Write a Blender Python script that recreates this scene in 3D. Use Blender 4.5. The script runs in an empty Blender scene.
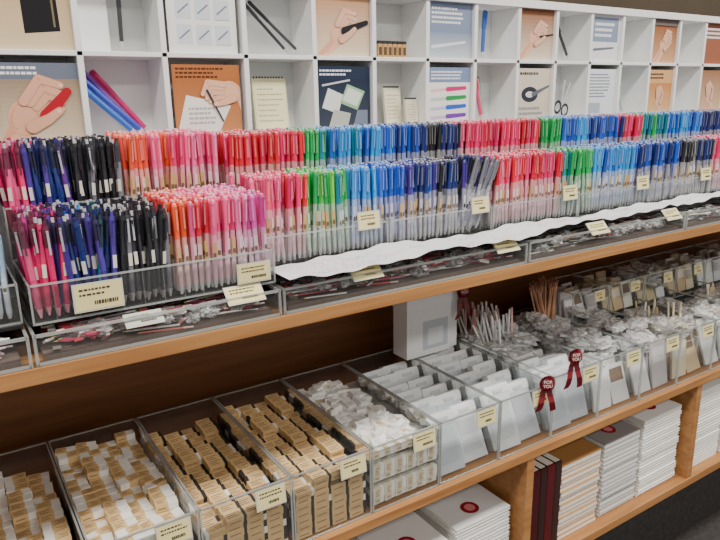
import bpy, math, random, bmesh
import numpy as np
from mathutils import Matrix, Vector, noise
random.seed(7)
rnd=random.random
def U(a,b): return a+(b-a)*rnd()
def S(r,g,b):
    return tuple(((c/255)/12.92 if c/255<=.04045 else ((c/255+.055)/1.055)**2.4) for c in (r,g,b))
def vary(c,a=.12):
    k=1+U(-a,a); return tuple(min(1,max(0,x*k)) for x in c)
def mixc(a,b,t): return tuple(a[i]*(1-t)+b[i]*t for i in range(3))
# ---------------------------------------------------------------- materials
def newmat(name):
    m=bpy.data.materials.new(name); m.use_nodes=True
    nt=m.node_tree; nt.nodes.clear()
    out=nt.nodes.new('ShaderNodeOutputMaterial')
    return m,nt,out
def attr_mat(name,rough=.4,spec=.5,coat=0,bump=0,bscale=200,alpha=1,var=0):
    m,nt,out=newmat(name)
    p=nt.nodes.new('ShaderNodeBsdfPrincipled')
    a=nt.nodes.new('ShaderNodeAttribute'); a.attribute_name='Col'
    nt.links.new(a.outputs['Color'],p.inputs['Base Color'])
    p.inputs['Roughness'].default_value=rough
    p.inputs['Specular IOR Level'].default_value=spec
    p.inputs['Coat Weight'].default_value=coat
    if var:
        tc=nt.nodes.new('ShaderNodeTexCoord'); n=nt.nodes.new('ShaderNodeTexNoise'); n.inputs['Scale'].default_value=bscale
        nt.links.new(tc.outputs['Object'],n.inputs['Vector'])
        mr=nt.nodes.new('ShaderNodeMapRange'); mr.inputs[3].default_value=1-var; mr.inputs[4].default_value=1+var
        nt.links.new(n.outputs['Fac'],mr.inputs[0])
        mx=nt.nodes.new('ShaderNodeVectorMath'); mx.operation='SCALE'
        nt.links.new(a.outputs['Color'],mx.inputs[0]); nt.links.new(mr.outputs[0],mx.inputs['Scale'])
        nt.links.new(mx.outputs[0],p.inputs['Base Color'])
    if alpha<1: p.inputs['Alpha'].default_value=alpha
    nt.links.new(p.outputs[0],out.inputs[0])
    return m
def clear_mat(name,tint=(.96,.97,.97),diff=.05,dcol=(.8,.82,.82),gloss=.9,rough=.06,bump=0):
    m,nt,out=newmat(name)
    tr=nt.nodes.new('ShaderNodeBsdfTransparent'); tr.inputs[0].default_value=(*tint,1)
    df=nt.nodes.new('ShaderNodeBsdfDiffuse'); df.inputs[0].default_value=(*dcol,1)
    gl=nt.nodes.new('ShaderNodeBsdfGlossy'); gl.inputs['Roughness'].default_value=rough; gl.inputs[0].default_value=(.95,.95,.95,1)
    m1=nt.nodes.new('ShaderNodeMixShader'); m1.inputs[0].default_value=diff
    nt.links.new(tr.outputs[0],m1.inputs[1]); nt.links.new(df.outputs[0],m1.inputs[2])
    lw=nt.nodes.new('ShaderNodeLayerWeight'); lw.inputs[0].default_value=.25
    mu=nt.nodes.new('ShaderNodeMath'); mu.operation='MULTIPLY'; mu.inputs[1].default_value=gloss
    nt.links.new(lw.outputs['Fresnel'],mu.inputs[0])
    if bump:
        tc=nt.nodes.new('ShaderNodeTexCoord'); n=nt.nodes.new('ShaderNodeTexVoronoi'); n.inputs['Scale'].default_value=bump
        b=nt.nodes.new('ShaderNodeBump'); b.inputs['Strength'].default_value=.9; b.inputs['Distance'].default_value=.006
        nt.links.new(tc.outputs['Object'],n.inputs['Vector']); nt.links.new(n.outputs['Distance'],b.inputs['Height'])
        for q in (gl,df,lw): nt.links.new(b.outputs[0],q.inputs['Normal'])
    m2=nt.nodes.new('ShaderNodeMixShader'); nt.links.new(mu.outputs[0],m2.inputs[0])
    nt.links.new(m1.outputs[0],m2.inputs[1]); nt.links.new(gl.outputs[0],m2.inputs[2])
    nt.links.new(m2.outputs[0],out.inputs[0])
    return m
def wood_mat(name,c1,c2,rough=.45):
    m,nt,out=newmat(name)
    p=nt.nodes.new('ShaderNodeBsdfPrincipled'); p.inputs['Roughness'].default_value=rough
    tc=nt.nodes.new('ShaderNodeTexCoord'); mp=nt.nodes.new('ShaderNodeMapping'); mp.inputs['Scale'].default_value=(1.5,18,28)
    n=nt.nodes.new('ShaderNodeTexNoise'); n.inputs['Scale'].default_value=2.2; n.inputs['Detail'].default_value=8; n.inputs['Distortion'].default_value=.6
    cr=nt.nodes.new('ShaderNodeValToRGB'); cr.color_ramp.elements[0].position=.3; cr.color_ramp.elements[1].position=.7
    cr.color_ramp.elements[0].color=(*c1,1); cr.color_ramp.elements[1].color=(*c2,1)
    nt.links.new(tc.outputs['Object'],mp.inputs[0]); nt.links.new(mp.outputs[0],n.inputs[0]); nt.links.new(n.outputs['Fac'],cr.inputs[0])
    nt.links.new(cr.outputs[0],p.inputs['Base Color']); nt.links.new(p.outputs[0],out.inputs[0])
    return m
def noise_mat(name,c1,c2,scale,rough=.7,spec=.3):
    m,nt,out=newmat(name)
    p=nt.nodes.new('ShaderNodeBsdfPrincipled'); p.inputs['Roughness'].default_value=rough; p.inputs['Specular IOR Level'].default_value=spec
    tc=nt.nodes.new('ShaderNodeTexCoord'); n=nt.nodes.new('ShaderNodeTexNoise'); n.inputs['Scale'].default_value=scale; n.inputs['Detail'].default_value=5
    cr=nt.nodes.new('ShaderNodeValToRGB'); cr.color_ramp.elements[0].position=.3; cr.color_ramp.elements[1].position=.7
    cr.color_ramp.elements[0].color=(*c1,1); cr.color_ramp.elements[1].color=(*c2,1)
    nt.links.new(tc.outputs['Object'],n.inputs[0]); nt.links.new(n.outputs['Fac'],cr.inputs[0])
    nt.links.new(cr.outputs[0],p.inputs['Base Color']); nt.links.new(p.outputs[0],out.inputs[0])
    return m
M_PL=attr_mat('colored_plastic',.30,.5)
M_BODY=attr_mat('translucent_pen_barrel',.16,.7,coat=.3)
M_PAPER=attr_mat('printed_paper',.75,.2)
M_KRAFT=attr_mat('kraft_and_rubber',.7,.2,var=.12,bscale=90)
M_FROST=attr_mat('frosted_polypropylene',.32,.45,var=.10,bscale=22)
M_WHITE=attr_mat('white_acrylic',.35,.4)
M_BLACK=noise_mat('black_acrylic',S(30,29,31),S(42,40,40),30,.22,.5)
M_ACR=clear_mat('clear_acrylic',diff=.035,gloss=.75)
M_EDGE=clear_mat('acrylic_edge',tint=(.84,.87,.87),diff=.32,dcol=(.75,.77,.75),gloss=.8)
M_RIB=clear_mat('acrylic_rib',tint=(.92,.93,.93),diff=.18,dcol=(.8,.82,.82),gloss=.5)
M_BAG=clear_mat('crinkled_plastic_wrap',tint=(.99,.99,.99),diff=.36,dcol=(1,1,1),gloss=1.6,rough=.16,bump=85)
M_WOOD=wood_mat('oak_wood',S(158,106,60),S(190,138,86))
M_WOODB=wood_mat('oak_panel',S(122,78,46),S(148,98,60),.45)
M_WALL=noise_mat('brown_wall_paint',S(74,62,50),S(82,70,56),3)
M_CEIL=noise_mat('ceiling_paint',S(120,110,96),S(130,118,104),3)
M_FLOOR=noise_mat('dark_floor_carpet',S(52,49,48),S(70,66,64),60,.8)
M_WTXT=noise_mat('white_ink',S(235,230,225),S(240,236,230),5)
# ---------------------------------------------------------------- geometry
class T:
    def __init__(s): s.v=[];s.f=[];s.m=[];s.c=[];s.s=[]
    def quadbox(s,x0,x1,y0,y1,z0,z1,c=0,m=0):
        b=len(s.v)
        s.v+=[(x0,y0,z0),(x1,y0,z0),(x1,y1,z0),(x0,y1,z0),(x0,y0,z1),(x1,y0,z1),(x1,y1,z1),(x0,y1,z1)]
        for f in ((0,3,2,1),(4,5,6,7),(0,1,5,4),(1,2,6,5),(2,3,7,6),(3,0,4,7)):
            s.f.append(tuple(b+i for i in f)); s.m.append(m); s.c.append(c); s.s.append(False)
        return s
    def lathe(s,prof,n,c=0,m=0,top=True,bot=False,cols=None,x=0,y=0):
        for k in range(len(prof)-1):
            b=len(s.v); (r0,z0),(r1,z1)=prof[k],prof[k+1]
            for i in range(n):
                a=2*math.pi*i/n; s.v.append((x+r0*math.cos(a),y+r0*math.sin(a),z0))
            for i in range(n):
                a=2*math.pi*i/n; s.v.append((x+r1*math.cos(a),y+r1*math.sin(a),z1))
            for i in range(n):
                j=(i+1)%n
                s.f.append((b+i,b+j,b+n+j,b+n+i)); s.m.append(m); s.c.append(cols[k] if cols else c); s.s.append(True)
        if top and prof[-1][0]>0:
            b=len(s.v); r,z=prof[-1]
            for i in range(n):
                a=2*math.pi*i/n; s.v.append((x+r*math.cos(a),y+r*math.sin(a),z))
            s.f.append(tuple(range(b,b+n))); s.m.append(m); s.c.append(cols[-1] if cols else c); s.s.append(False)
        if bot:
            b=len(s.v); r,z=prof[0]
            for i in range(n):
                a=-2*math.pi*i/n; s.v.append((x+r*math.cos(a),y+r*math.sin(a),z))
            s.f.append(tuple(range(b,b+n))); s.m.append(m); s.c.append(cols[0] if cols else c); s.s.append(False)
        return s
    def poly(s,pts,c=0,m=0):
        b=len(s.v); s.v+=[tuple(p) for p in pts]; s.f.append(tuple(range(b,b+len(pts)))); s.m.append(m); s.c.append(c); s.s.append(False)
        return s
    def fin(s): s.V=np.array(s.v,float); return s
class Acc:
    def __init__(s): s.V=[];s.F=[];s.M=[];s.C=[];s.S=[];s.n=0
    def add(s,t,pal,loc=(0,0,0),R=None,sc=None):
        V=t.V if hasattr(t,'V') else np.array(t.v,float)
        if sc is not None: V=V*np.array(sc)
        if R is not None: V=V@np.array(R).T
        V=V+np.array(loc); s.V.append(V); n=s.n
        for f in t.f: s.F.append(tuple(i+n for i in f))
        s.M+=t.m; s.S+=t.s; s.C+=[pal[c] for c in t.c]; s.n+=len(V)
    def box(s,x0,x1,y0,y1,z0,z1,col,m=0): s.add(T().quadbox(x0,x1,y0,y1,z0,z1,0,m),[col])
    def poly(s,pts,col,m=0): s.add(T().poly(pts,0,m),[col])
    def build(s,name,mats,parent=None,bevel=0):
        V=np.concatenate(s.V)
        me=bpy.data.meshes.new(name)
        cen=(V.min(0)+V.max(0))/2; cen[2]=V[:,2].min()
        if parent is not None: cen=np.zeros(3)
        me.vertices.add(len(V)); me.vertices.foreach_set('co',(V-cen).ravel())
        cnt=np.array([len(f) for f in s.F]); lp=np.fromiter((i for f in s.F for i in f),dtype=np.int32)
        me.loops.add(len(lp)); me.loops.foreach_set('vertex_index',lp)
        me.polygons.add(len(cnt)); st=np.concatenate([[0],np.cumsum(cnt)[:-1]])
        me.polygons.foreach_set('loop_start',st.astype(np.int32))
        me.polygons.foreach_set('material_index',np.array(s.M,dtype=np.int32))
        me.polygons.foreach_set('use_smooth',np.array(s.S,dtype=bool))
        me.update(calc_edges=True)
        ca=me.color_attributes.new('Col','FLOAT_COLOR','CORNER')
        C=np.array(s.C,float); C=np.hstack([C,np.ones((len(C),1))]); ca.data.foreach_set('color',np.repeat(C,cnt,axis=0).ravel())
        for m in mats: me.materials.append(m)
        o=bpy.data.objects.new(name,me); bpy.context.collection.objects.link(o)
        o.location=tuple(cen)
        if parent is not None: o.parent=parent
        if bevel:
            b=o.modifiers.new('bevel','BEVEL'); b.width=bevel; b.segments=2; b.limit_method='ANGLE'
        return o
def empty(name):
    e=bpy.data.objects.new(name,None); e.empty_display_size=.05; bpy.context.collection.objects.link(e); return e
def RX(a): c,s=math.cos(a),math.sin(a); return np.array([[1,0,0],[0,c,-s],[0,s,c]])
def RY(a): c,s=math.cos(a),math.sin(a); return np.array([[c,0,s],[0,1,0],[-s,0,c]])
def RZ(a): c,s=math.cos(a),math.sin(a); return np.array([[c,-s,0],[s,c,0],[0,0,1]])
W=(1,1,1)
def bag_template(seed):
    bm=bmesh.new(); bmesh.ops.create_icosphere(bm,subdivisions=3,radius=1)
    t=T()
    for v in bm.verts:
        n=noise.noise(v.co*2.3+Vector((seed,0,0)))*.45+noise.noise(v.co*5.5+Vector((0,seed,0)))*.35
        c=v.co*(1+n); t.v.append((c.x,c.y,c.z))
    for f in bm.faces: t.f.append(tuple(v.index for v in f.verts)); t.m.append(1); t.c.append(0); t.s.append(False)
    bm.free(); return t.fin()
BG=[bag_template(i*3.7) for i in range(5)]
# ---------------------------------------------------------------- room
a=Acc(); a.box(-3,7,-3,1.62,-.05,0,W); a.build('floor',[M_FLOOR])
a=Acc(); a.box(-3,7,1.62,1.72,0,3.0,W); a.build('wall_back',[M_WALL])
a=Acc(); a.box(-3,7,-3,1.72,3.0,3.08,W); a.build('ceiling',[M_CEIL])
# ---------------------------------------------------------------- wooden shelving
shelf=empty('wooden_shelf_unit')
X0,X1=-.62,3.3
FY=.90; BY=1.40
ZU,ZM,ZB=1.113,.670,.350
def part(name,b,mat,bev=.0015):
    a=Acc(); a.box(*b,W); return a.build(name,[mat],parent=shelf,bevel=bev)
part('upper_board',(X0,X1,FY,BY,ZU-.024,ZU),M_WOOD)
part('middle_board',(X0,X1,FY,BY,ZM-.022,ZM),M_WOOD)
part('bottom_board',(X0,X1,FY,BY,ZB-.024,ZB),M_WOOD)
part('toe_kick',(X0,X1,FY+.12,FY+.14,0.0,ZB-.024),M_FLOOR)
part('back_panel',(X0,X1,BY,BY+.018,0.0,ZU-.024),M_WOODB)
for i,x in enumerate((-.34,.345,1.03,1.715,2.40,3.085)):
    part('post_%d'%(i+1),(x,x+.024,FY+.004,BY,ZB,ZM-.022),M_WOOD)
for i,x in enumerate((X0,X1-.024)):
    part('end_panel_%d'%(i+1),(x,x+.024,FY+.004,BY,ZM,ZU-.024),M_WOOD)
# ---------------------------------------------------------------- acrylic helpers
def tray_t(t,x0,x1,y0,y1,z0,z1,e=.0025):
    t.poly([(x0,y0,z0),(x1,y0,z0),(x1,y0,z1),(x0,y0,z1)],0,0)
    t.poly([(x0,y1,z0),(x1,y1,z0),(x1,y1,z1),(x0,y1,z1)],0,0)
    for x in (x0,x1): t.poly([(x,y0,z0),(x,y1,z0),(x,y1,z1),(x,y0,z1)],0,0)
    t.quadbox(x0,x1,y0-e/2,y0+e/2,z1-e,z1,0,1)
    t.quadbox(x0,x1,y1-e/2,y1+e/2,z1-e,z1,0,1)
    for x in (x0,x1):
        t.quadbox(x-e/2,x+e/2,y0,y1,z1-e,z1,0,1)
        t.quadbox(x-e/2,x+e/2,y0-e/2,y0+e/2,z0,z1,0,1)
    t.quadbox(x0,x1,y0-e/2,y0+e/2,z0,z0+e,0,1)
TXT=S(70,62,50)
def textlines(t,x0,x1,z0,z1,y,n,c=1,fill=.55):
    h=(z1-z0)/n
    for k in range(n):
        x=x0; zz=z1-(k+.5)*h; hh=h*fill/2; end=x0+(x1-x0)*U(.6,1)
        while x<end:
            w=U(.04,.12)*(x1-x0); t.poly([(x,y,zz-hh),(min(x+w,x1),y,zz-hh),(min(x+w,x1),y,zz+hh),(x,y,zz+hh)],c,0); x+=w+(x1-x0)*.03
CREAM=S(230,216,158)
def price_tag(acc,x,y,z,w=.055,h=.034,tilt=-.25,yaw=0,col=None):
    t=T()
    t.quadbox(-w/2-.002,w/2+.002,0,.0012,-.002,h+.002,2,0)
    t.poly([(-w/2,-.0004,0),(w/2,-.0004,0),(w/2,-.0004,h),(-w/2,-.0004,h)],0,0)
    textlines(t,-w*.4,w*.4,h*.52,h*.9,-.0008,2,1,.4)
    textlines(t,-w*.1,w*.4,h*.12,h*.42,-.0008,1,1,.5)
    acc.add(t,[col or CREAM,TXT,S(205,203,188)],(x,y,z),RZ(yaw)@RX(tilt))
tags=Acc()
# ---------------------------------------------------------------- pens
def cap_pen():
    t=T()
    t.lathe([(.0022,0),(.0040,.012),(.0040,.055),(.0041,.098)],8,cols=[2,1,6],m=1,top=False)
    t.lathe([(.0045,.094),(.0046,.146),(.0034,.150)],8,cols=[0,0],m=0,top=True)
    t.lathe([(.0025,.150),(.0021,.1515)],6,c=3,m=0,top=True)
    t.quadbox(-.0012,.0012,-.0072,-.0058,.108,.146,7,0)
    t.quadbox(-.0012,.0012,-.0072,-.004,.142,.147,7,0)
    t.quadbox(-.0028,.0028,-.0044,-.0038,.050,.080,4,0)
    t.poly([(-.0022,-.0046,.054),(.0022,-.0046,.054),(.0022,-.0046,.062),(-.0022,-.0046,.062)],5,0)
    return t.fin()
def click_pen():
    t=T()
    t.lathe([(.0015,0),(.0042,.014),(.0044,.048)],6,cols=[1,2],m=1,top=False)
    t.lathe([(.0044,.048),(.0045,.108)],6,c=0,m=1,top=False)
    t.lathe([(.0048,.106),(.0048,.132),(.0040,.137)],8,cols=[3,3],m=0,top=True)
    t.lathe([(.0026,.137),(.0024,.144)],6,c=6,m=0,top=True)
    t.quadbox(-.0013,.0013,-.0076,-.0060,.096,.130,4,0)
    t.quadbox(-.0013,.0013,-.0076,-.004,.127,.131,4,0)
    t.quadbox(-.0026,.0026,-.0048,-.0042,.058,.078,5,0)
    return t.fin()
TC,TK=cap_pen(),click_pen()
PINK=S(240,84,142);HOT=S(226,38,108);RED=S(212,30,50);ORG=S(242,88,50);MAG=S(196,50,142)
GRN=S(24,166,82);LGR=S(100,196,70);SKY=S(40,148,216);BLU=S(28,82,190);NAV=S(30,46,112);BLK=S(36,36,42);PUR=S(104,50,150);TEA=S(14,126,150);CRM=S(194,22,64);GRY=S(116,116,126)
VIO=S(72,52,142)
def pick(bands,x):
    for x1,cs in bands:
        if x<x1: return random.choice(cs)
    return random.choice(bands[-1][1])
def pen_block(acc,x0,x1,y0,y1,z,bands,tpl='cap',sp=.0100,mess=.03,hz=1.0):
    nx=int((x1-x0-.006)/sp); ny=int((y1-y0-.006)/sp)
    for j in range(ny):
        for i in range(nx):
            if rnd()<.03: continue
            x=x0+.007+(x1-x0-.014)*i/(nx-1)+U(-.0012,.0012); y=y0+.008+(y1-y0-.016)*j/max(1,ny-1)+U(-.0012,.0012)
            c=vary(pick(bands,x),.18)
            tx,ty=random.gauss(0,mess),random.gauss(0,mess)
            tx=max(-.07,min(.07,tx))
            R=RX(tx)@RY(ty)@RZ(U(-.6,.6))
            sc=(1,1,hz)
            if tpl=='cap':
                base=S(214,212,214)
                body=mixc(base,c,.30)
                pal=[c,body,S(205,205,207),mixc(c,W,.45),S(196,162,108) if rnd()<.4 else body,S(110,90,64),mixc(base,c,.62),mixc(c,W,.12)]
                acc.add(TC,pal,(x,y,z+U(0,.005)),R,sc)
            else:
                k=U(0,1); capc=mixc(c,BLK,.85 if k<.85 else .25)
                pal=[c,mixc(c,W,.25),mixc(c,BLK,.3),capc,S(180,180,188) if k<.2 else capc,S(220,215,205) if rnd()<.5 else c,random.choice([capc,capc,S(190,186,192),c])]
                acc.add(TK,pal,(x,y,z+U(0,.005)),R,sc)
PB=1.165
for k,(xa,xb) in enumerate(((-.60,.07),(.078,.432),(.44,.99),(1.0,1.55),(1.56,2.11),(2.12,2.67),(2.68,3.25))):
    t=T(); tray_t(t,xa,xb,FY+.003,1.27,ZU+.001,PB-.008,.004)
    a=Acc(); a.add(t,[W]); a.build('acrylic_refill_tray',[M_ACR,M_EDGE])
    a=Acc(); a.box(xa,xb,.935,1.285,PB-.006,PB,W,0)
    a.build('black_display_board',[M_BLACK],bevel=.001)
    a=Acc(); rodt=T().lathe([(.0006,0),(.0016,.005),(.0016,.065),(.0016,.08)],6,cols=[2,0,1],m=0,bot=True).fin()
    L=xb-xa
    reds=[S(196,70,80),S(220,150,150),S(205,205,205),S(170,60,90),S(170,166,166),S(230,225,220),S(210,120,110),S(110,100,100)]
    dks=[S(90,86,88),S(140,136,136),S(200,200,200),S(140,90,90),S(160,80,74),S(225,225,225),S(110,104,100)]
    pc=reds if xa<.95 else dks
    a.box(xa+.01,xb-.01,FY+.012,FY+.12,ZU+.0015,ZU+.010,S(120,104,96))
    for q in range(int(L*300)):
        c=vary(random.choice(pc)); lay=U(.004,.030)
        a.add(rodt,[c,mixc(c,W,.5),S(210,190,120)],(U(xa+.01,xb-.09),U(FY+.02,FY+.095),ZU+.0085+lay),RZ(U(-.22,.22))@RY(math.pi/2+U(-.05,.05)))
    for q in range(int(L*300)):
        c=vary(random.choice(pc)); w=U(.006,.016); h=U(.004,.009)
        a.add(T().quadbox(-w/2,w/2,-h,h,0,.003,0,0),[c],(U(xa+.02,xb-.02),U(FY+.015,FY+.09),ZU+U(.014,.038)),RZ(U(-.8,.8))@RX(U(-.9,.3)))
    for q in range(int(L*60)):
        a.add(random.choice(BG),[W],(U(xa+.04,xb-.04),FY+U(.022,.08),ZU+U(.018,.034)),RZ(U(0,3)),sc=(U(.014,.026),U(.010,.014),.010))
    a.build('pen_refills',[M_PL,M_BAG])
def rack(x0,x1,yf,yr,zb,hf=.052,step=.06,dep=.10):
    t=T()
    y1=yf+dep
    tray_t(t,x0,x1,yf,y1,zb,zb+hf,.0026)
    tray_t(t,x0,x1,y1+.006,yr,zb,zb+step+hf,.0026)
    t.poly([(x0,y1+.006,zb+step),(x1,y1+.006,zb+step),(x1,yr,zb+step),(x0,yr,zb+step)],0,1)
    n=max(2,int((x1-x0)/.028))
    for i in range(1,n):
        x=x0+(x1-x0)*i/n
        t.quadbox(x-.0006,x+.0006,yf,yf+.0015,zb,zb+hf,0,2)
        t.quadbox(x-.0006,x+.0006,y1+.006,y1+.0075,zb+step,zb+hf+step,0,2)
    a=Acc(); a.add(t,[W]); return a.build('acrylic_pen_stand',[M_ACR,M_EDGE,M_RIB])
ZP=PB+.004
rack(.082,.432,.918,1.255,PB,hf=.055,step=.078,dep=.175)
KB=[(.112,[HOT,PINK,MAG,HOT]),(.138,[HOT,PUR,MAG,VIO]),(.165,[VIO,BLU,PUR,NAV]),(.192,[TEA,SKY,NAV,VIO]),(.212,[NAV,BLK,TEA,BLK]),(9,[BLK,BLK,S(58,52,64),GRY])]
a=Acc(); pen_block(a,.086,.275,.921,1.088,ZP,KB,'click',.0104,.05,hz=.91)
a.build('hexagonal_gel_pens',[M_PL,M_BODY])
a=Acc(); pen_block(a,.278,.428,.921,1.088,ZP,[(.305,[ORG,RED]),(.335,[ORG,PINK,RED]),(.37,[PINK,HOT]),(.395,[PINK,S(236,110,170)]),(9,[MAG,PINK,S(214,76,168)])],'cap',.0100,.03,hz=.90)
a.build('gel_pens',[M_PL,M_BODY])
a=Acc(); pen_block(a,.086,.262,1.105,1.25,ZP+.078,[(.125,[HOT,PINK,MAG]),(.16,[HOT,PUR,VIO,NAV]),(.19,[PUR,BLK,NAV]),(9,[BLK,GRY,BLK])],'click',.0104,.045,hz=.99)
a.build('hexagonal_gel_pens',[M_PL,M_BODY])
a=Acc(); pen_block(a,.265,.428,1.105,1.25,ZP+.078,[(.31,[ORG,S(234,70,52)]),(.345,[ORG,PINK]),(9,[PINK,S(236,102,160),HOT])],'cap',.0100,.03,hz=.97)
a.build('gel_pens',[M_PL,M_BODY])
rack(-.30,.07,.94,1.235,PB,hf=.055,step=.078,dep=.135)
a=Acc(); pen_block(a,-.296,.066,.945,1.068,ZP,[(9,[SKY,S(150,190,220),GRY,S(200,210,220)])],'cap',.0115,.03,hz=.7)
a.build('gel_pens',[M_PL,M_BODY])
a=Acc(); pen_block(a,-.296,.066,1.085,1.23,ZP+.078,[(.0,[BLK,NAV]),(9,[HOT,MAG,BLK])],'click',.0115,.05)
a.build('hexagonal_gel_pens',[M_PL,M_BODY])
front=[(.50,[PINK,HOT,S(226,76,110)]),(.545,[RED,HOT]),(.60,[GRN,LGR]),(.63,[GRN,TEA]),(.70,[SKY,S(60,140,220)]),(.76,[BLU,S(44,98,200)]),(.84,[NAV,VIO,BLU]),(.975,[NAV,BLK]),
 (1.08,[HOT,PINK,RED]),(1.20,[RED,CRM,HOT]),(1.32,[GRN,GRN,TEA]),(1.42,[SKY,BLU]),(1.55,[BLU,SKY,NAV]),(1.68,[NAV,BLU]),(1.83,[GRY,NAV,BLK]),(1.98,[HOT,PINK]),(2.15,[RED]),(2.3,[GRN]),(2.5,[SKY,BLU]),(9,[NAV,BLK])]
rear=[(.60,[CRM,HOT,RED]),(.66,[GRN,GRN,TEA]),(.73,[SKY,TEA,BLU]),(.81,[BLU,SKY]),(.89,[NAV,BLU]),(1.0,[BLK,NAV]),
 (1.12,[HOT,PINK,CRM]),(1.27,[RED,CRM,HOT]),(1.33,[GRN]),(1.45,[SKY,BLU]),(1.58,[BLU,NAV]),(1.66,[CRM,HOT]),(1.78,[GRN,TEA]),(1.95,[BLU,SKY]),(2.1,[NAV,BLK]),(2.3,[CRM]),(9,[BLU])]
secs=[.442,.715,.985,1.262,1.54,1.818,2.096,2.374,2.652]
for i in range(len(secs)-1):
    xa,xb=secs[i]+.002,secs[i+1]-.004
    rack(xa,xb,.998,1.235,PB,hf=.056,step=.066,dep=.105)
    a=Acc()
    pen_block(a,xa+.002,.90 if i==1 else xb-.002,1.001,1.100,ZP,front,'cap',.0100,.035)
    pen_block(a,xa+.002,xb-.002,1.115,1.230,ZP+.068,rear,'cap',.0100,.03)
    a.build('gel_pens',[M_PL,M_BODY])
a=Acc()
for q in range(52):
    c=vary(random.choice([NAV,BLK,GRY,VIO]))
    a.add(TC,[c,mixc(S(190,190,200),c,.3),S(200,200,202),GRY,S(200,200,205),BLK,mixc(S(190,190,200),c,.5),c],(U(.900,.950),U(1.01,1.085),ZP+U(0,.012)),RX(U(-.05,.12))@RY(U(.0,.34)))
a.build('leaning_pens',[M_PL,M_BODY])
price_tag(tags,.165,.912,PB+.010,.062,.036,0)
price_tag(tags,.395,.912,PB+.010,.052,.028,0)
for x in (.665,.945,1.225,1.50,1.785,2.06): price_tag(tags,x,.991,PB+.048,.045,.030,-.1)
for x in (.375,.60,.935,1.22,1.50,1.78,2.05): price_tag(tags,x,.897,PB-.016,.058,.028,-.75)
price_tag(tags,.22,.897,PB-.02,.05,.02,-.9,0,S(200,198,190))
# ---------------------------------------------------------------- test paper
def paper(x0,x1,yf,yb,seed,name):
    a=Acc(); t=T(); N=160
    def P(u,v,off=0):
        x=x0+(x1-x0)*u
        z=PB+.002+.008*(1+math.sin(x*17+seed+v*1.2))*.5+.004*(1+math.sin(x*41+seed*2+v*1.6))*.5+.0016*(1+math.sin(x*97+v*4))+off
        ya=yf(u); yc=yb(u)
        return (x,ya+(yc-ya)*v,z)
    K=6
    for i in range(N+1):
        for j in range(K+1): t.v.append(P(i/N,j/K))
    for i in range(N):
        for j in range(K):
            b=i*(K+1)+j; t.f.append((b,b+K+1,b+K+2,b+1)); t.m.append(0); t.c.append(0); t.s.append(True)
    a.add(t,[S(232,232,236)])
    cols=[S(226,90,150),S(120,90,190),S(70,120,210),S(220,80,90),S(90,170,120),S(60,60,70)]
    for q in range(int((x1-x0)*60)):
        t=T(); u0=U(.02,.95); v0=U(.12,.85); n=random.randint(10,26); ph=U(0,6); fr=U(.7,1.6); am=U(.02,.12); du=.0035/(x1-x0)*U(.4,1)
        pts=[(u0+du*k+.25*du*math.sin(k*fr*1.3), v0+am*math.sin(k*fr+ph)) for k in range(n)]
        w=.012
        for k in range(n-1):
            (ua,va),(ub,vb)=pts[k],pts[k+1]
            if ub>.99: break
            t.poly([P(ua,va,.0008),P(ub,vb,.0008),P(ub,vb+w,.0008),P(ua,va+w,.0008)],0,0)
        if t.v: a.add(t,[mixc(random.choice(cols),W,.3)])
    a.build(name,[M_PAPER])
paper(.437,1.53,lambda u:.874+.050*u+.006*math.sin(u*11),lambda u:.993-.014*u,1.,'test_paper_strip')
paper(1.55,2.45,lambda u:.925-.01*u,lambda u:.988,3.,'test_paper_strip')
# ---------------------------------------------------------------- cubby organizer (white)
CY0,CY1=1.295,1.395
CZ0,CZM,CZT=1.378,1.533,1.674
pitch=.152
_ox=[-9,7,8,9,10,11,12,13,14,15,16,17,18,19,99]; _oy=[0,0,.015,.024,.028,.032,.035,.036,.031,.025,.018,.012,.006,0,0]
def bx(i): return .405+pitch*(i-7)+float(np.interp(i,_ox,_oy))
def fx(x): return x+float(np.interp(7+(x-.405)/pitch,_ox,_oy))
a=Acc(); WC=S(238,239,238)
for i in range(0,25):
    x=bx(i); a.box(x-.0055,x+.0055,CY0,CY1,CZ0,CZT-.006,WC)
XE0,XE1=bx(0)-.0055,bx(24)+.0055
for z0,z1 in ((CZ0-.006,CZ0),(CZM-.0045,CZM+.0045)): a.box(XE0,XE1,CY0,CY1,z0,z1,WC)
a.box(XE0,XE1,CY0-.004,CY1+.01,CZT-.006,CZT+.014,WC)
a.box(XE0,XE1,CY1,CY1+.006,CZ0-.006,CZT-.006,S(226,228,228))
a.box(XE0,XE1,CY0+.004,CY1,ZU+.001,CZ0-.006,S(215,218,220))
a.build('white_cubby_organizer',[M_WHITE],bevel=.001)
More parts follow.
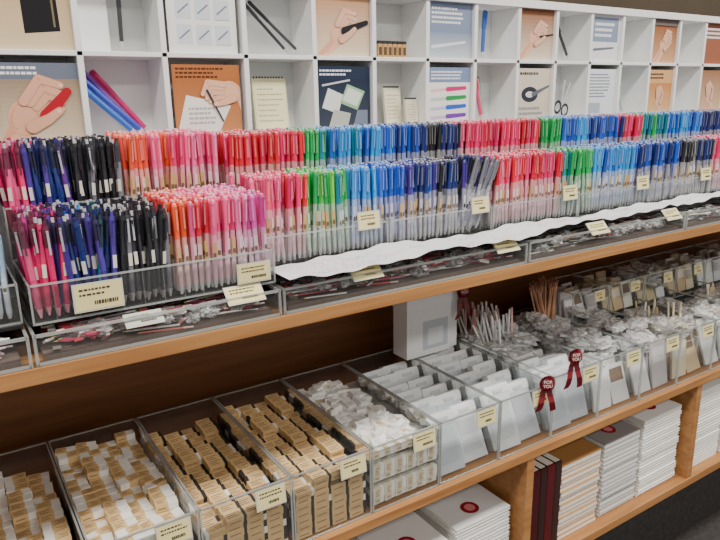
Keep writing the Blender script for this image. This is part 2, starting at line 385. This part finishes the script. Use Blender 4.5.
# ---------------------------------------------------------------- posters (flat prints)
class Print:
    def __init__(s,cell,row,bg,w=.140,h=.138,y=CY0+.010):
        s.a=Acc(); s.w=min(w,bx(cell+1)-bx(cell)-.0115);s.h=h if row==0 else .131; s.cx=(bx(cell)+bx(cell+1))/2; s.z=(CZ0 if row==0 else CZM+.0045)+.0006; s.y=y; s.l=0
        s.a.box(s.cx-s.w/2,s.cx+s.w/2,y,y+.0015,s.z,s.z+s.h,bg)
    def P(s,pts,col):
        s.l+=1; y=s.y-.00008*s.l
        s.a.poly([(s.cx+(min(1,max(0,u))-.5)*s.w,y,s.z+min(1,max(0,v))*s.h) for u,v in pts],col)
    def rect(s,u0,v0,u1,v1,col): s.P([(u0,v0),(u1,v0),(u1,v1),(u0,v1)],col)
    def grad(s,v0,v1,ca,cb,n=14):
        for k in range(n): s.rect(0,v0+(v1-v0)*k/n,1,v0+(v1-v0)*(k+1)/n,mixc(ca,cb,(k+.5)/n)); s.l-=1
        s.l+=1
    def ell(s,cu,cv,ru,rv,col,rot=0,n=20):
        c,sn=math.cos(rot),math.sin(rot)
        s.P([(cu+ru*math.cos(k*2*math.pi/n)*c-rv*math.sin(k*2*math.pi/n)*sn,cv+ru*math.cos(k*2*math.pi/n)*sn+rv*math.sin(k*2*math.pi/n)*c) for k in range(n)],col)
    def cap(s,p0,p1,r0,r1,col,n=8):
        dx,dy=p1[0]-p0[0],p1[1]-p0[1]; an=math.atan2(dy,dx)
        pts=[(p1[0]+r1*math.cos(an-math.pi/2+math.pi*k/n),p1[1]+r1*math.sin(an-math.pi/2+math.pi*k/n)) for k in range(n+1)]
        pts+=[(p0[0]+r0*math.cos(an+math.pi/2+math.pi*k/n),p0[1]+r0*math.sin(an+math.pi/2+math.pi*k/n)) for k in range(n+1)]
        s.P(pts,col)
    def text(s,u0,v0,u1,v1,n,col,fill=.5):
        h=(v1-v0)/n
        for k in range(n):
            v=v1-(k+.5)*h; u=u0; e=u0+(u1-u0)*U(.65,1)
            while u<e:
                w=U(.03,.07); s.rect(u,v-h*fill/2,min(u+w,u1),v+h*fill/2,col); s.l-=1; u+=w+.012
        s.l+=1
    def hand(s,cu,cv,sc,rot,skin=S(226,178,150),mirror=1,hold=None):
        c,sn=math.cos(rot),math.sin(rot)
        X=lambda x,y:(cu+sc*(mirror*x*c-y*sn),cv+sc*(mirror*x*sn+y*c))
        dk=mixc(skin,S(130,66,46),.42); lt=mixc(skin,W,.3); mid=mixc(skin,S(196,104,80),.28)
        s.cap(X(-.25,-1.8),X(-.02,-.35),.42*sc,.27*sc,skin)
        s.cap(X(-.36,-1.6),X(-.17,-.4),.16*sc,.10*sc,mid)
        s.ell(*X(.0,.0),.40*sc,.46*sc,dk,rot); s.ell(*X(-.01,.0),.385*sc,.455*sc,skin,rot); s.ell(*X(-.14,-.05),.20*sc,.34*sc,mid,rot); s.ell(*X(-.05,.0),.24*sc,.36*sc,skin,rot)
        for (b,k,tp,r) in (((.26,.22),(.42,.50),(.66,.50),.08),((.12,.32),(.26,.70),(.60,.66),.092),((-.04,.36),(.08,.84),(.52,.82),.098),((-.18,.32),(-.06,.96),(.42,1.02),.095)):
            s.cap(X(*b),X(*k),(r+.022)*sc,(r+.014)*sc,dk); s.cap(X(*k),X(*tp),(r+.013)*sc,(r-.002)*sc,dk)
            s.cap(X(*b),X(*k),(r+.01)*sc,r*sc,skin); s.cap(X(*k),X(*tp),r*sc,(r-.015)*sc,skin)
            s.ell(*X(*k),.05*sc,.035*sc,mid,rot); s.ell(*X(tp[0]+.01,tp[1]),.048*sc,.036*sc,lt,rot)
        if hold:
            (pa,pb,pr,pc)=hold; s.cap(X(*pa),X(*pb),pr*sc,pr*.6*sc,pc)
        s.cap(X(.20,-.18),X(.46,.14),.155*sc,.125*sc,dk); s.cap(X(.46,.14),X(.62,.44),.12*sc,.095*sc,dk)
        s.cap(X(.20,-.18),X(.46,.14),.145*sc,.115*sc,skin); s.cap(X(.46,.14),X(.62,.44),.11*sc,.083*sc,skin)
        s.ell(*X(.61,.43),.05*sc,.045*sc,lt,rot)
    def done(s,name='poster'): return s.a.build(name,[M_PAPER])
K0=S(60,52,46)
WH=S(236,236,234)
p=Print(5,0,S(190,166,138),w=.150); p.grad(0,.8,S(214,196,170),S(150,128,108)); p.rect(0,.80,1,1,S(106,114,132)); p.text(.06,.84,.6,.97,2,WH); p.hand(.34,.34,.52,-.45,skin=S(222,166,138),hold=((.40,.2),(.62,.95),.16,S(176,22,42))); p.done()
p=Print(7,0,S(176,108,62)); p.grad(0,.8,S(196,134,88),S(170,104,60)); p.text(.05,.80,.75,.97,3,S(90,48,24)); p.P([(.02,.05),(.62,.0),(.84,.42),(.18,.58)],S(238,236,230)); p.text(.2,.15,.6,.42,4,S(180,178,176)); p.hand(.84,.62,.38,1.25,skin=S(230,180,150),mirror=-1,hold=((.25,.9),(1.15,.0),.05,S(60,60,64))); p.done()
p=Print(9,0,S(40,50,70)); p.grad(0,.8,S(66,72,84),S(36,46,66)); p.text(.05,.84,.7,.96,2,WH); p.P([(.08,.35),(.38,.25),(.48,.55),(.2,.66)],S(226,228,224)); p.P([(.42,.42),(.75,.3),(.9,.6),(.56,.72)],S(150,190,150)); p.P([(.46,.46),(.74,.36),(.85,.57),(.58,.67)],S(222,228,218)); p.P([(.2,.05),(.55,.0),(.62,.25),(.3,.32)],S(190,190,180)); p.P([(.68,.08),(.95,.05),(.95,.3),(.75,.3)],S(120,130,150)); p.cap((.1,.7),(.6,.78),.015,.015,S(200,200,200)); p.done()
p=Print(11,0,WH); p.rect(0,.74,1,1,S(120,140,176)); p.text(.08,.78,.8,.95,3,WH)
for k,(c) in enumerate((S(206,40,116),S(40,150,80),S(40,100,205),S(120,60,175))): p.cap((.10,.60-k*.16),(.86,.64-k*.16),.026,.022,mixc(c,W,.5)); p.cap((.46,.62-k*.16),(.88,.64-k*.16),.040,.032,c)
p.done()
p=Print(13,0,S(214,200,182)); p.text(.1,.85,.7,.95,1,K0); p.ell(.4,.5,.24,.15,S(52,54,64)); p.ell(.4,.5,.12,.06,S(222,214,202)); p.cap((.5,.5),(.95,.66),.045,.02,S(100,104,112)); p.text(.1,.08,.8,.28,2,S(150,150,150)); p.done()
p=Print(15,0,S(222,226,232)); p.text(.08,.4,.85,.92,8,S(96,106,128),.4); p.rect(.1,.08,.5,.3,S(170,180,194)); p.done()
p=Print(17,0,S(204,140,84)); p.grad(0,.7,S(224,180,130),S(196,130,76)); p.rect(0,.7,1,1,S(214,164,112)); p.text(.08,.78,.7,.94,2,K0); p.hand(.5,.3,.30,.3); p.done()
p=Print(19,0,S(176,132,94)); p.grad(0,1,S(210,180,146),S(150,106,76)); p.hand(.5,.35,.34,.5); p.done()
p=Print(21,0,S(210,206,200)); p.text(.08,.4,.85,.92,6,K0,.4); p.done()
p=Print(5,1,S(200,170,132),w=.150); p.grad(0,1,S(216,194,160),S(190,158,120)); p.P([(.45,.2),(.86,.24),(.84,.98),(.44,.95)],S(30,29,32)); p.cap((.80,.3),(.79,.9),.012,.012,S(120,110,80)); p.done()
p=Print(7,1,WH)
for k in range(3):
    for j in range(2): p.rect(.12+.28*k,.12+.36*j,.34+.28*k,.4+.36*j,S(210,216,224)); p.cap((.16+.28*k,.2+.36*j),(.3+.28*k,.32+.36*j),.012,.012,S(120,130,150))
p.done()
p=Print(9,1,S(206,160,118)); p.grad(0,1,S(226,206,180),S(186,136,98)); p.hand(.42,.36,.40,-.35,hold=((.2,.2),(1.05,.9),.16,S(36,36,42))); p.done()
p=Print(11,1,S(126,140,166)); p.grad(0,.45,S(196,202,210),S(140,152,174)); p.text(.08,.60,.9,.92,4,WH); p.cap((.1,.2),(.85,.3),.03,.02,S(230,232,234)); p.done()
p=Print(13,1,S(160,100,62)); p.grad(0,1,S(226,206,184),S(140,84,52)); p.hand(.45,.42,.38,-.5,hold=((.3,.3),(1.1,.9),.05,S(40,40,46))); p.done()
p=Print(15,1,S(226,226,226)); p.rect(.06,.42,.94,.94,S(134,146,170)); p.text(.15,.5,.85,.85,3,WH); p.cap((.15,.25),(.8,.3),.03,.02,S(110,116,126)); p.done()
p=Print(17,1,S(168,106,70)); p.grad(0,.85,S(206,160,120),S(150,92,60)); p.hand(.5,.4,.36,-.3); p.rect(0,.85,1,1,S(110,100,96)); p.done()
p=Print(19,1,S(150,92,68)); p.text(.1,.6,.9,.9,3,WH); p.done()
def lean_pen(acc,xb,zb,xt,zt,y,col,r=.0045,tipc=None,dark=None):
    xb,xt=fx(xb),fx(xt)
    d=Vector((xt-xb,0,zt-zb)); L=d.length; an=math.atan2(xt-xb,zt-zb)
    t=T().lathe([(r*.25,0),(r,.014),(r*1.02,L*.35),(r*1.02,L*.62),(r*1.15,L*.63),(r*1.15,L*.98),(r*.7,L)],10,cols=[2,1,1,0,0,0],bot=True)
    t.quadbox(-.0012,.0012,-r*1.9,-r*1.4,L*.7,L*.97,0); t.quadbox(-.0012,.0012,-r*1.9,-r*.5,L*.95,L*.97,0)
    acc.add(t,[col,dark or mixc(col,W,.2),tipc or S(200,200,205)],(xb,y,zb),RY(an))
a=Acc()
for k,(c) in enumerate((S(50,104,200),S(60,80,190),S(110,54,160),S(206,40,116))):
    lean_pen(a,.345+.012*(k%2)+.008*k,CZ0+.008,.222+.020*k,CZ0+.128,CY0+.024+.015*k,c,.0056,dark=c)
a.build('sample_pens',[M_PL])
a=Acc(); lean_pen(a,.69,CZM+.010,.58,CZM+.110,CY0+.03,S(40,40,44),.0034,dark=S(60,60,64)); lean_pen(a,.67,CZM+.010,.565,CZM+.120,CY0+.045,S(70,70,76),.0034,dark=S(60,60,64)); a.build('mechanical_pencils',[M_PL])
a=Acc()
for k,c in enumerate((S(226,80,126),S(240,160,50),S(60,160,210),S(80,180,110))): lean_pen(a,1.220+.013*k,CZ0+.006,1.190+.013*k,CZ0+.120,CY0+.03+.012*k,c,.0052,dark=c)
a.build('sample_pens',[M_PL])
a=Acc(); lean_pen(a,1.215,CZM+.010,1.22,CZM+.126,CY0+.03,S(50,96,180),.005,dark=S(60,100,180)); a.build('sample_pens',[M_PL])
a=Acc(); lean_pen(a,1.56,CZM+.010,1.49,CZM+.115,CY0+.03,S(50,52,58),.004,dark=S(60,60,64)); a.build('sample_pens',[M_PL])
a=Acc(); lean_pen(a,1.84,CZ0+.006,1.80,CZ0+.115,CY0+.03,S(60,64,80),.004,dark=S(180,184,190)); a.build('sample_pens',[M_PL])
a=Acc(); lean_pen(a,.335,CZM+.010,.338,CZM+.128,CY0+.03,S(50,50,56),.004,dark=S(60,60,64)); a.build('sample_pens',[M_PL])
a=Acc(); a.box(.262,.318,CY0+.045,CY0+.047,CZM+.0055,CZM+.11,S(246,246,246)); a.build('white_card',[M_PAPER])
def scissors(x,z,y):
    a=Acc(); t=T()
    for sg in (-1,1):
        t.poly([(0,0,0),(.006*sg,0,.002),(.016*sg,0,.062),(.010*sg,0,.064)],1)
        n=14; R0,R1=.016,.010
        for k in range(n):
            a0,a1=2*math.pi*k/n,2*math.pi*(k+1)/n
            f=lambda r,an:(-.016*sg+r*math.cos(an),-.001,-.018+1.25*r*math.sin(an))
            t.poly([f(R0,a0),f(R0,a1),f(R1,a1),f(R1,a0)],0)
    a.add(t,[S(40,42,48),S(190,192,196)],(x,y,z),RY(.3)); a.build('scissors',[M_PL])
scissors(fx(1.545),CZ0+.045,CY0+.03)
def notepad(x,z,w,h,col,y,yaw=0):
    a=Acc(); t=T(); t.quadbox(-w/2,w/2,0,.006,0,h,0)
    t.poly([(-w*.46,-.0003,h*.03),(w*.46,-.0003,h*.03),(w*.46,-.0003,h*.93),(-w*.46,-.0003,h*.93)],1)
    textlines(t,-w*.38,w*.38,h*.15,h*.85,-.0006,7,2,.22)
    for k in range(11):
        xx=-w*.42+w*.84*k/10; t.lathe([(.0022,h-.005),(.0022,h+.004)],6,c=3,x=xx,y=.002)
    a.add(t,[mixc(col,BLK,.15),col,S(170,160,130),S(70,70,70)],(x,y,z),RZ(yaw)@RX(-.12)); a.build('spiral_notepad',[M_PAPER])
notepad(.640,CZ0+.002,.080,.112,S(238,230,188),CY0+.03)
notepad(fx(.945),CZ0+.002,.060,.090,S(236,230,200),CY0+.04,.2)
notepad(fx(.985),CZ0+.002,.045,.062,S(226,220,196),CY0+.02,.2)
a=Acc()
for k in range(6):
    x=fx(.885)+.014*k; a.box(x,x+.012,CY0+.02,CY0+.06,CZM+.0055,CZM+.035,S(196,156,104)); a.box(x+.002,x+.010,CY0+.0195,CY0+.02,CZM+.01,CZM+.028,S(90,70,50)); a.box(x,x+.012,CY0+.02,CY0+.06,CZM+.035,CZM+.042,S(60,56,54))
a.build('eraser_sample_boxes',[M_KRAFT])
# ---------------------------------------------------------------- lower trays
TX=[-.229+.168*i for i in range(0,20)]
TF,TR=.915,1.295; TB=ZM+.002
KR=S(218,186,136); EW=S(242,240,233); EB=S(58,53,50); INK=S(146,112,76)
def eraser_t(L,Wd,H,s0=-.5,s1=.28):
    t=T(); t.quadbox(-L/2,L/2,-Wd/2,Wd/2,0,H,0)
    e=.0005; t.quadbox(L*s0-e,L*s1,-Wd/2-e,Wd/2+e,-0,H+e,1)
    def strip(u0,u1,v):
        h=Wd*.04
        t.poly([(L*u0,Wd*v-h,H+2*e),(L*u1,Wd*v-h,H+2*e),(L*u1,Wd*v+h,H+2*e),(L*u0,Wd*v+h,H+2*e)],2)
    s=s1-s0
    strip(s0+.10*s,s0+.85*s,.22); strip(s0+.10*s,s0+.6*s,.0); strip(s0+.10*s,s0+.75*s,-.22)
    t.poly([(L*(s0+.15*s),-Wd/2-2*e,H*.42),(L*(s0+.8*s),-Wd/2-2*e,H*.42),(L*(s0+.8*s),-Wd/2-2*e,H*.56),(L*(s0+.15*s),-Wd/2-2*e,H*.56)],2)
    return t.fin()
def eraser_tray(x0,x1,nx,Wd,H,core,top,tilt=.03,missing=.12,name='boxed_erasers',mess=.06,other=0,shingle=.0,topfill=.5,s1=.28,flip=.25):
    a=Acc(); px=(x1-x0-.010)/nx; L=px-.0012
    t=eraser_t(L,Wd,H,-.5,s1)
    ny=int((TR-TF-.01)/(Wd+.0012)); py=(TR-TF-.012)/ny
    nl=int((top-TB)/(H+.0008))
    for l in range(nl+1):
        for j in range(ny):
            if l<nl-3 and j>0: continue
            for i in range(nx):
                run=math.sin(j*.55+i*2.1+x0*40)+.5*math.sin(j*1.3+i)
                if l==nl and not (run>1-2*topfill): continue
                if l==nl-1 and rnd()<missing: continue
                x=x0+.005+px*(i+.5); y=TF+.007+py*(j+.5)
                z=TB+.001+l*(H+.0008)
                up=l>=nl-1
                m=mess if up else .008
                fl=math.pi if (rnd()<flip and up) else 0
                c0=core if rnd()>other else (EW if core==EB else EB)
                a.add(t,[vary(c0,.06),vary(KR,.10),INK],(x+U(-.001,.001),y+(U(-.002,.002) if up else 0),z),RZ(random.gauss(0,m)+fl)@RX((shingle if not fl else -shingle)*up+random.gauss(0,tilt if up else 0)))
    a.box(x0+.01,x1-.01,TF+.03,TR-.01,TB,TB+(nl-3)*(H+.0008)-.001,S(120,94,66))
    a.build(name,[M_KRAFT])
def tray(x0,x1,top):
    t=T(); tray_t(t,x0,x1,TF,TR,TB-.001,top,.003)
    a=Acc(); a.add(t,[W]); a.build('acrylic_tray',[M_ACR,M_EDGE])
for i in range(0,18): tray(TX[i]+.0025,TX[i+1]-.0025,.812 if i<8 else .825)
eraser_tray(TX[0]+.004,TX[1]-.004,4,.018,.0125,EW,.765)
eraser_tray(TX[1]+.004,TX[2]-.004,4,.020,.0125,EW,.775,.04,missing=.05,mess=.08,s1=.12,topfill=.35,flip=.25)
eraser_tray(TX[2]+.004,TX[3]-.004,4,.020,.0125,EW,.782,.06,missing=.05,mess=.12,s1=.05,topfill=.45,flip=.25)
eraser_tray(TX[3]+.004,TX[4]-.004,4,.0195,.013,EB,.768,.03,missing=.03,other=.25,shingle=.22,topfill=.45,mess=.03,flip=.08,s1=.32)
eraser_tray(TX[4]+.004,TX[5]-.004,4,.0195,.013,EB,.776,.03,missing=.03,other=.12,shingle=.18,topfill=.40,mess=.025,flip=.06,s1=.34)
def white_erasers(x0,x1,top):
    a=Acc(); t=eraser_t(.045,.022,.013,-.38,.12)
    a.box(x0+.006,x1-.006,TF+.028,TR-.006,TB,top-.030,S(222,220,214))
    for l in range(5):
        for i in range(6):
            a.add(t,[vary(EW,.04),vary(S(222,210,182),.06),INK],(x0+.014+i*(x1-x0-.028)/5,TF+.014,TB+.001+.0245*l+.011),RX(math.pi/2) if l%2 else RZ(U(-.1,.1)),sc=(.55,1,1))
    for q in range(250):
        z=top-.024+U(0,.012)+ (.012 if rnd()<.2 else 0)
        R=RZ(U(-.4,.4)+(math.pi/2 if rnd()<.4 else 0))@RX(U(-.3,.3))@RY((-math.pi/2 if rnd()<.35 else 0)+U(-.2,.2))
        k=rnd()<.35
        a.add(t,[vary(S(244,244,242),.03),vary(S(226,212,180),.08) if k else S(238,238,236),INK if k else S(205,200,190)],(U(x0+.028,x1-.028),U(TF+.03,TR-.03),z),R,sc=(.78,.9,.95))
    a.build('white_erasers',[M_KRAFT])
white_erasers(TX[5]+.004,TX[6]-.004,.785)
def case(a,cx,cy,z,ww,h,c,R,th=.012):
    t=T()
    t.quadbox(-ww/2,ww/2,-th,th,0,h-.006,0,0); t.quadbox(-ww/2-.0012,ww/2+.0012,-th-.0013,th+.0013,h-.022,h-.004,1,0); t.quadbox(-ww/2,ww/2,-th,th,h-.006,h,1,0)
    t.quadbox(-ww*.36,ww*.36,-th-.0008,-th,h*.15,h-.034,2,0)
    t.quadbox(-ww*.2,ww*.2,-th-.0035,-th-.001,h-.018,h-.010,2,0)
    a.add(t,[c,mixc(c,W,.4),mixc(c,S(160,170,180),.25)],(cx,cy,z),R)
def cases(x0,x1,n,h,tilt,cols,ya=TF+.03,yb=TR-.04,nc=2,th=.012):
    a=Acc(); w=(x1-x0-.012)/nc
    for r in range(nc):
        for k in range(n):
            y=ya+(yb-ya)*k/(n-1)+(.008 if r else 0); c=vary(random.choice(cols),.06)
            case(a,x0+.006+w*(r+.5),y,TB+.004,w-.004,h*U(.92,1.04),c,RX(tilt+U(-.04,.04))@RY(U(-.02,.02)),th)
    return a.build('frosted_pencil_cases',[M_FROST],bevel=.0008)
FR=[S(208,214,218),S(220,224,227),S(198,205,212)]
cases(TX[6]+.004,TX[7]-.004,6,.132,-.42,FR,ya=TF+.020,yb=TR-.105,th=.010)
cases(TX[7]+.004,TX[8]-.004,6,.140,-.42,FR,ya=TF+.020,yb=TR-.105,th=.010)
cases(TX[8]+.004,TX[9]-.004,4,.138,-.30,FR,ya=TF+.02,yb=1.05,th=.012)
a=Acc()
for bx0,bx1,by0,by1,bz0,bz1 in ((.915,1.055,1.205,1.262,.815,.972),(1.062,1.085,1.215,1.265,.815,.968)):
    a.box(bx0,bx1,by0,by1,bz0,bz1,S(240,241,242)); a.box(bx0-.001,bx1+.001,by0-.001,by1+.001,bz1-.03,bz1+.001,S(246,246,247))
a.box(.965,1.045,1.2042,1.205,.83,.905,S(196,204,214)); a.box(.98,1.03,1.2038,1.2042,.84,.885,S(228,232,235))
a.build('white_storage_box',[M_WHITE],bevel=.001)
def rosette(x,y,z,r=.019,h=.09,yaw=.3):
    root=empty('ribbon_rosette')
    a=Acc(); t=T(); n=28
    for k in range(n):
        a0,a1=2*math.pi*k/n,2*math.pi*(k+1)/n; am=(a0+a1)/2
        p=lambda rr,an,yy:(rr*math.cos(an),yy,rr*math.sin(an))
        t.poly([p(r*.6,a0,0),p(r,a0,.0),p(r*1.02,am,-.003),p(r*.6,am,-.003)],0); t.poly([p(r*.6,am,-.003),p(r*1.02,am,-.003),p(r,a1,0),p(r*.6,a1,0)],1)
    t.poly([(r*.68*math.cos(2*math.pi*k/20),-.004,r*.68*math.sin(2*math.pi*k/20)) for k in range(20)],1)
    for sg in (-1,1):
        w=.0070
        for k in range(5):
            f0,f1=k/5,(k+1)/5
            g=lambda f:(sg*(.004+.014*f),.003*math.sin(f*7),-r*.5-(h-r)*f)
            A,B=g(f0),g(f1)
            t.poly([(A[0]-w,A[1],A[2]),(A[0]+w,A[1],A[2]),(B[0]+w,B[1],B[2]+(.004 if k==4 else 0)),(B[0]-w,B[1],B[2])],0 if k%2 else 1)
    a.add(t,[S(96,14,26),S(122,20,34)]); a.build('ribbon',[M_PL],parent=root)
    for s_,zz in (('FOR',.0015),('YOU',-.0085)):
        cu=bpy.data.curves.new('text','FONT'); cu.body=s_; cu.size=.0105; cu.align_x='CENTER'; cu.extrude=.0002
        ob=bpy.data.objects.new('lettering_'+s_.lower(),cu); bpy.context.collection.objects.link(ob); ob.rotation_euler=(math.pi/2,0,0); ob.location=(0,-.0046,zz); ob.parent=root
        ob.data.materials.append(M_WTXT)
    root.location=(x,y,z); root.rotation_euler=(0,0,yaw)
rosette(1.088,1.195,.970,r=.022,yaw=-.1)
rosette(1.075,.900,.825,yaw=-.45,h=.08)
rosette(1.165,.900,.868,yaw=-.3)
def packets(a,x0,x1,y0,y1,z0,h,n,cols,nc=2):
    w=(x1-x0-.008)/nc
    for r in range(nc):
        for k in range(n):
            y=y0+(y1-y0)*(k+.5)/n; c=vary(random.choice(cols),.1); hh=h*U(.8,1.08)
            t=T(); t.quadbox(-w*.44,w*.44,-.003,.003,0,hh,0,0)
            t.poly([(-w*.34,-.0034,hh*.55),(w*.34,-.0034,hh*.55),(w*.34,-.0034,hh*.9),(-w*.34,-.0034,hh*.9)],1,0)
            a.add(t,[c,mixc(c,W,.5) if rnd()<.7 else S(130,108,90)],(x0+.004+w*(r+.5),y,z0),RX(-.25+U(-.15,.15))@RY(U(-.05,.05)))
def bags(a,x0,x1,y0,y1,n,top,cols):
    for q in range(n):
        x,y,z=U(x0+.03,x1-.03),U(y0+.01,y1-.02),top-.025+U(-.02,.02)
        a.add(random.choice(BG),[W],(x,y,z),RZ(U(0,6))@RX(U(-.5,.5)),sc=(U(.022,.034),U(.028,.042),U(.011,.018)))
        c=vary(random.choice(cols)); a.add(T().quadbox(-.018,.018,-.026,.026,-.003,.003,0,0),[c],(x,y,z-.002),RZ(U(0,6))@RX(U(-.3,.3)))
rt=T().lathe([(.0015,0),(.003,.01),(.003,.14)],6,c=0,bot=True).fin()
def sticks(a,x0,x1,y0,y1,z,n,cols,lean=.3):
    for q in range(n): a.add(rt,[vary(random.choice(cols))],(U(x0+.03,x1-.03),U(y0,y1),z+U(0,.02)),RX(U(-lean,.05))@RY(U(-.2,.2)))
WHT=[S(246,246,246),S(236,236,238),S(220,223,228)]
TAN=[S(234,220,190),S(218,192,150),S(242,238,230)]
def filler(a,x0,x1,y0,y1,top,c=S(220,218,214)): a.box(x0+.006,x1-.006,y0,y1,TB,top,c)
a=Acc(); x0,x1=TX[8]+.004,TX[9]-.004; filler(a,x0,x1,1.115,TR-.01,.755); sticks(a,x0,x1,1.13,1.26,.742,46,WHT+[S(226,180,170)],.7); bags(a,x0,x1,1.10,TR-.01,30,.83,WHT); a.build('wrapped_pens',[M_PL,M_BAG])
for i in range(9,18):
    x0,x1=TX[i]+.004,TX[i+1]-.004
    a=Acc(); filler(a,x0,x1,TF+.05,1.13,.755)
    cols=[WHT,WHT+[S(210,204,206)],TAN,WHT+[S(180,146,114)],TAN+[S(130,122,120)],WHT,TAN,WHT,TAN][i-9]
    if i in (9,10):
        filler(a,x0,x1,1.13,TR-.01,.765)
        packets(a,x0,x1,TF+.012,TF+.06,TB+.002,.115,3,cols)
        bags(a,x0,x1,TF+.05,TR-.01,46,.822,cols)
        bags(a,x0,x1,TF+.07,TR-.03,18,.845,cols)
    else:
        packets(a,x0,x1,TF+.015,1.10,TB+.003,.125,11,cols,nc=2)
        bags(a,x0,x1,TF+.03,1.12,12,.828,cols)
        if i%2: sticks(a,x0,x1,TF+.04,1.08,.705,10,cols)
    a.build('wrapped_stationery',[M_PL,M_BAG])
    if i>=10:
        t=T(); tray_t(t,x0,x1,1.145,1.288,.80,.905,.003)
        b=Acc(); b.add(t,[W]); b.box(x0,x1,1.145,1.288,TB,.799,S(222,222,218)); b.build('acrylic_riser_bin',[M_ACR,M_EDGE])
        a=Acc(); packets(a,x0+.003,x1-.003,1.16,1.275,.803,.085,5,cols+[S(224,206,166)],nc=3)
        if i%3==0: bags(a,x0,x1,1.16,1.28,6,.90,cols)
        a.build('small_stationery_packs',[M_PL,M_BAG])
        price_tag(tags,x1-.045,1.141,.865,.042,.028,-.1)
a=Acc(); rt2=T().lathe([(.0013,0),(.0026,.01),(.0026,.12),(.003,.135)],6,cols=[0,0,1],bot=True).fin()
for q in range(34): a.add(rt2,[vary(S(218,168,134)),S(170,114,90)],(1.425+U(-.025,.025),1.215+U(-.02,.02),.80),RY(U(-.4,.4))@RX(U(-.25,.1)))
a.build('bundled_pencils',[M_PL])
for i in range(1,17): price_tag(tags,TX[i+1]-.042,TF-.005,.812-.040+(.013 if i>=8 else 0),.052,.034,-.12)
tags.build('price_tags',[M_PAPER])
# ---------------------------------------------------------------- notebooks below
def stack(x0,x1,y0,y1,n,th,cov,name='notebook_stack',top=None,sticker=True):
    a=Acc(); z=ZB+.001
    for k in range(n):
        dx,dy=U(-.002,.002),U(-.003,.003); c=vary(cov,.05)
        a.box(x0+dx,x1+dx,y0+dy,y1+dy,z,z+.0008,c); a.box(x0+dx+.001,x1+dx-.001,y0+dy+.001,y1+dy,z+.0008,z+th-.0012,vary(S(238,236,230),.03)); a.box(x0+dx,x1+dx,y0+dy,y1+dy,z+th-.0012,z+th-.0004,c)
        z+=th
    if top: a.box(x0,x1,y0,y1,z,z+.0008,top); z+=.0008
    if sticker:
        t=T(); t.poly([(.022*math.cos(2*math.pi*k/20),.022*math.sin(2*math.pi*k/20),0) for k in range(20)],0); t.poly([(.013*math.cos(2*math.pi*k/20),.013*math.sin(2*math.pi*k/20),.0003) for k in range(20)],1)
        a.add(t,[S(140,24,36),S(206,120,120)],((x0+x1)/2,y0+.05,z+.0005))
    a.build(name,[M_PAPER])
stack(.665,.825,.93,1.15,18,.0085,S(232,230,226)); stack(.845,1.01,.93,1.15,20,.0085,S(225,225,225))
stack(.40,.56,.93,1.15,16,.0085,S(200,160,110))
a=Acc(); x=1.075
for c,w in ((S(80,18,24),.026),(S(56,34,30),.022),(S(96,24,30),.026),(S(64,40,34),.022)):
    a.box(x,x+w,.925,1.12,ZB+.001,ZB+.235,c); a.box(x+.003,x+w-.003,.9245,.925,ZB+.01,ZB+.225,mixc(c,BLK,.3)); a.box(x+.002,x+w-.002,.93,1.118,ZB+.235,ZB+.2355,S(220,214,200)); x+=w+.002
a.build('photo_albums',[M_PAPER],bevel=.001)
stack(1.185,1.335,.93,1.14,17,.0125,S(186,140,90),top=S(166,118,70),sticker=False)
stack(1.35,1.50,.93,1.14,18,.012,S(150,150,152),top=S(142,136,134))
stack(1.515,1.69,.93,1.14,26,.009,S(235,233,230))
stack(1.76,1.92,.93,1.14,26,.0095,S(235,233,230)); stack(1.94,2.12,.93,1.14,24,.0095,S(220,220,222)); stack(2.14,2.3,.93,1.14,24,.0095,S(220,200,180))
# ---------------------------------------------------------------- lights
def lamp(x,y,power,sx=1.2,sy=.35):
    a=Acc(); a.box(x-sx/2,x+sx/2,y-sy/2,y+sy/2,2.955,2.998,S(230,230,228)); a.build('ceiling_lamp',[M_WHITE])
    l=bpy.data.lights.new('lamp_light','AREA'); l.shape='RECTANGLE'; l.size=sx; l.size_y=sy; l.energy=power; l.color=(1,.96,.885)
    o=bpy.data.objects.new('lamp_light',l); bpy.context.collection.objects.link(o); o.location=(x,y,2.94)
for x in (-1.2,.6,2.4,4.2): lamp(x,.1,42)
for x in (-.3,1.5,3.3): lamp(x,-1.6,32)
w=bpy.data.worlds.new('World'); bpy.context.scene.world=w; w.use_nodes=True
w.node_tree.nodes['Background'].inputs[0].default_value=(1,.96,.90,1); w.node_tree.nodes['Background'].inputs[1].default_value=.54
# ---------------------------------------------------------------- camera
yaw,pit,roll=map(math.radians,(32.94,14.87,-1.0))
c,s=math.cos(pit),math.sin(pit)
F=Vector((math.sin(yaw)*c,math.cos(yaw)*c,-s)); R=Vector((math.cos(yaw),-math.sin(yaw),0)); Uv=R.cross(F)
R2=R*math.cos(roll)+Uv*math.sin(roll); U2=Uv*math.cos(roll)-R*math.sin(roll)
cam=bpy.data.cameras.new('camera'); cam.sensor_width=36; cam.lens=653.2/720*36; cam.clip_start=.02
co=bpy.data.objects.new('camera',cam); bpy.context.collection.objects.link(co)
m=Matrix((R2,U2,-F)).transposed().to_4x4(); m.translation=Vector((0,0,1.45)); co.matrix_world=m
bpy.context.scene.camera=co
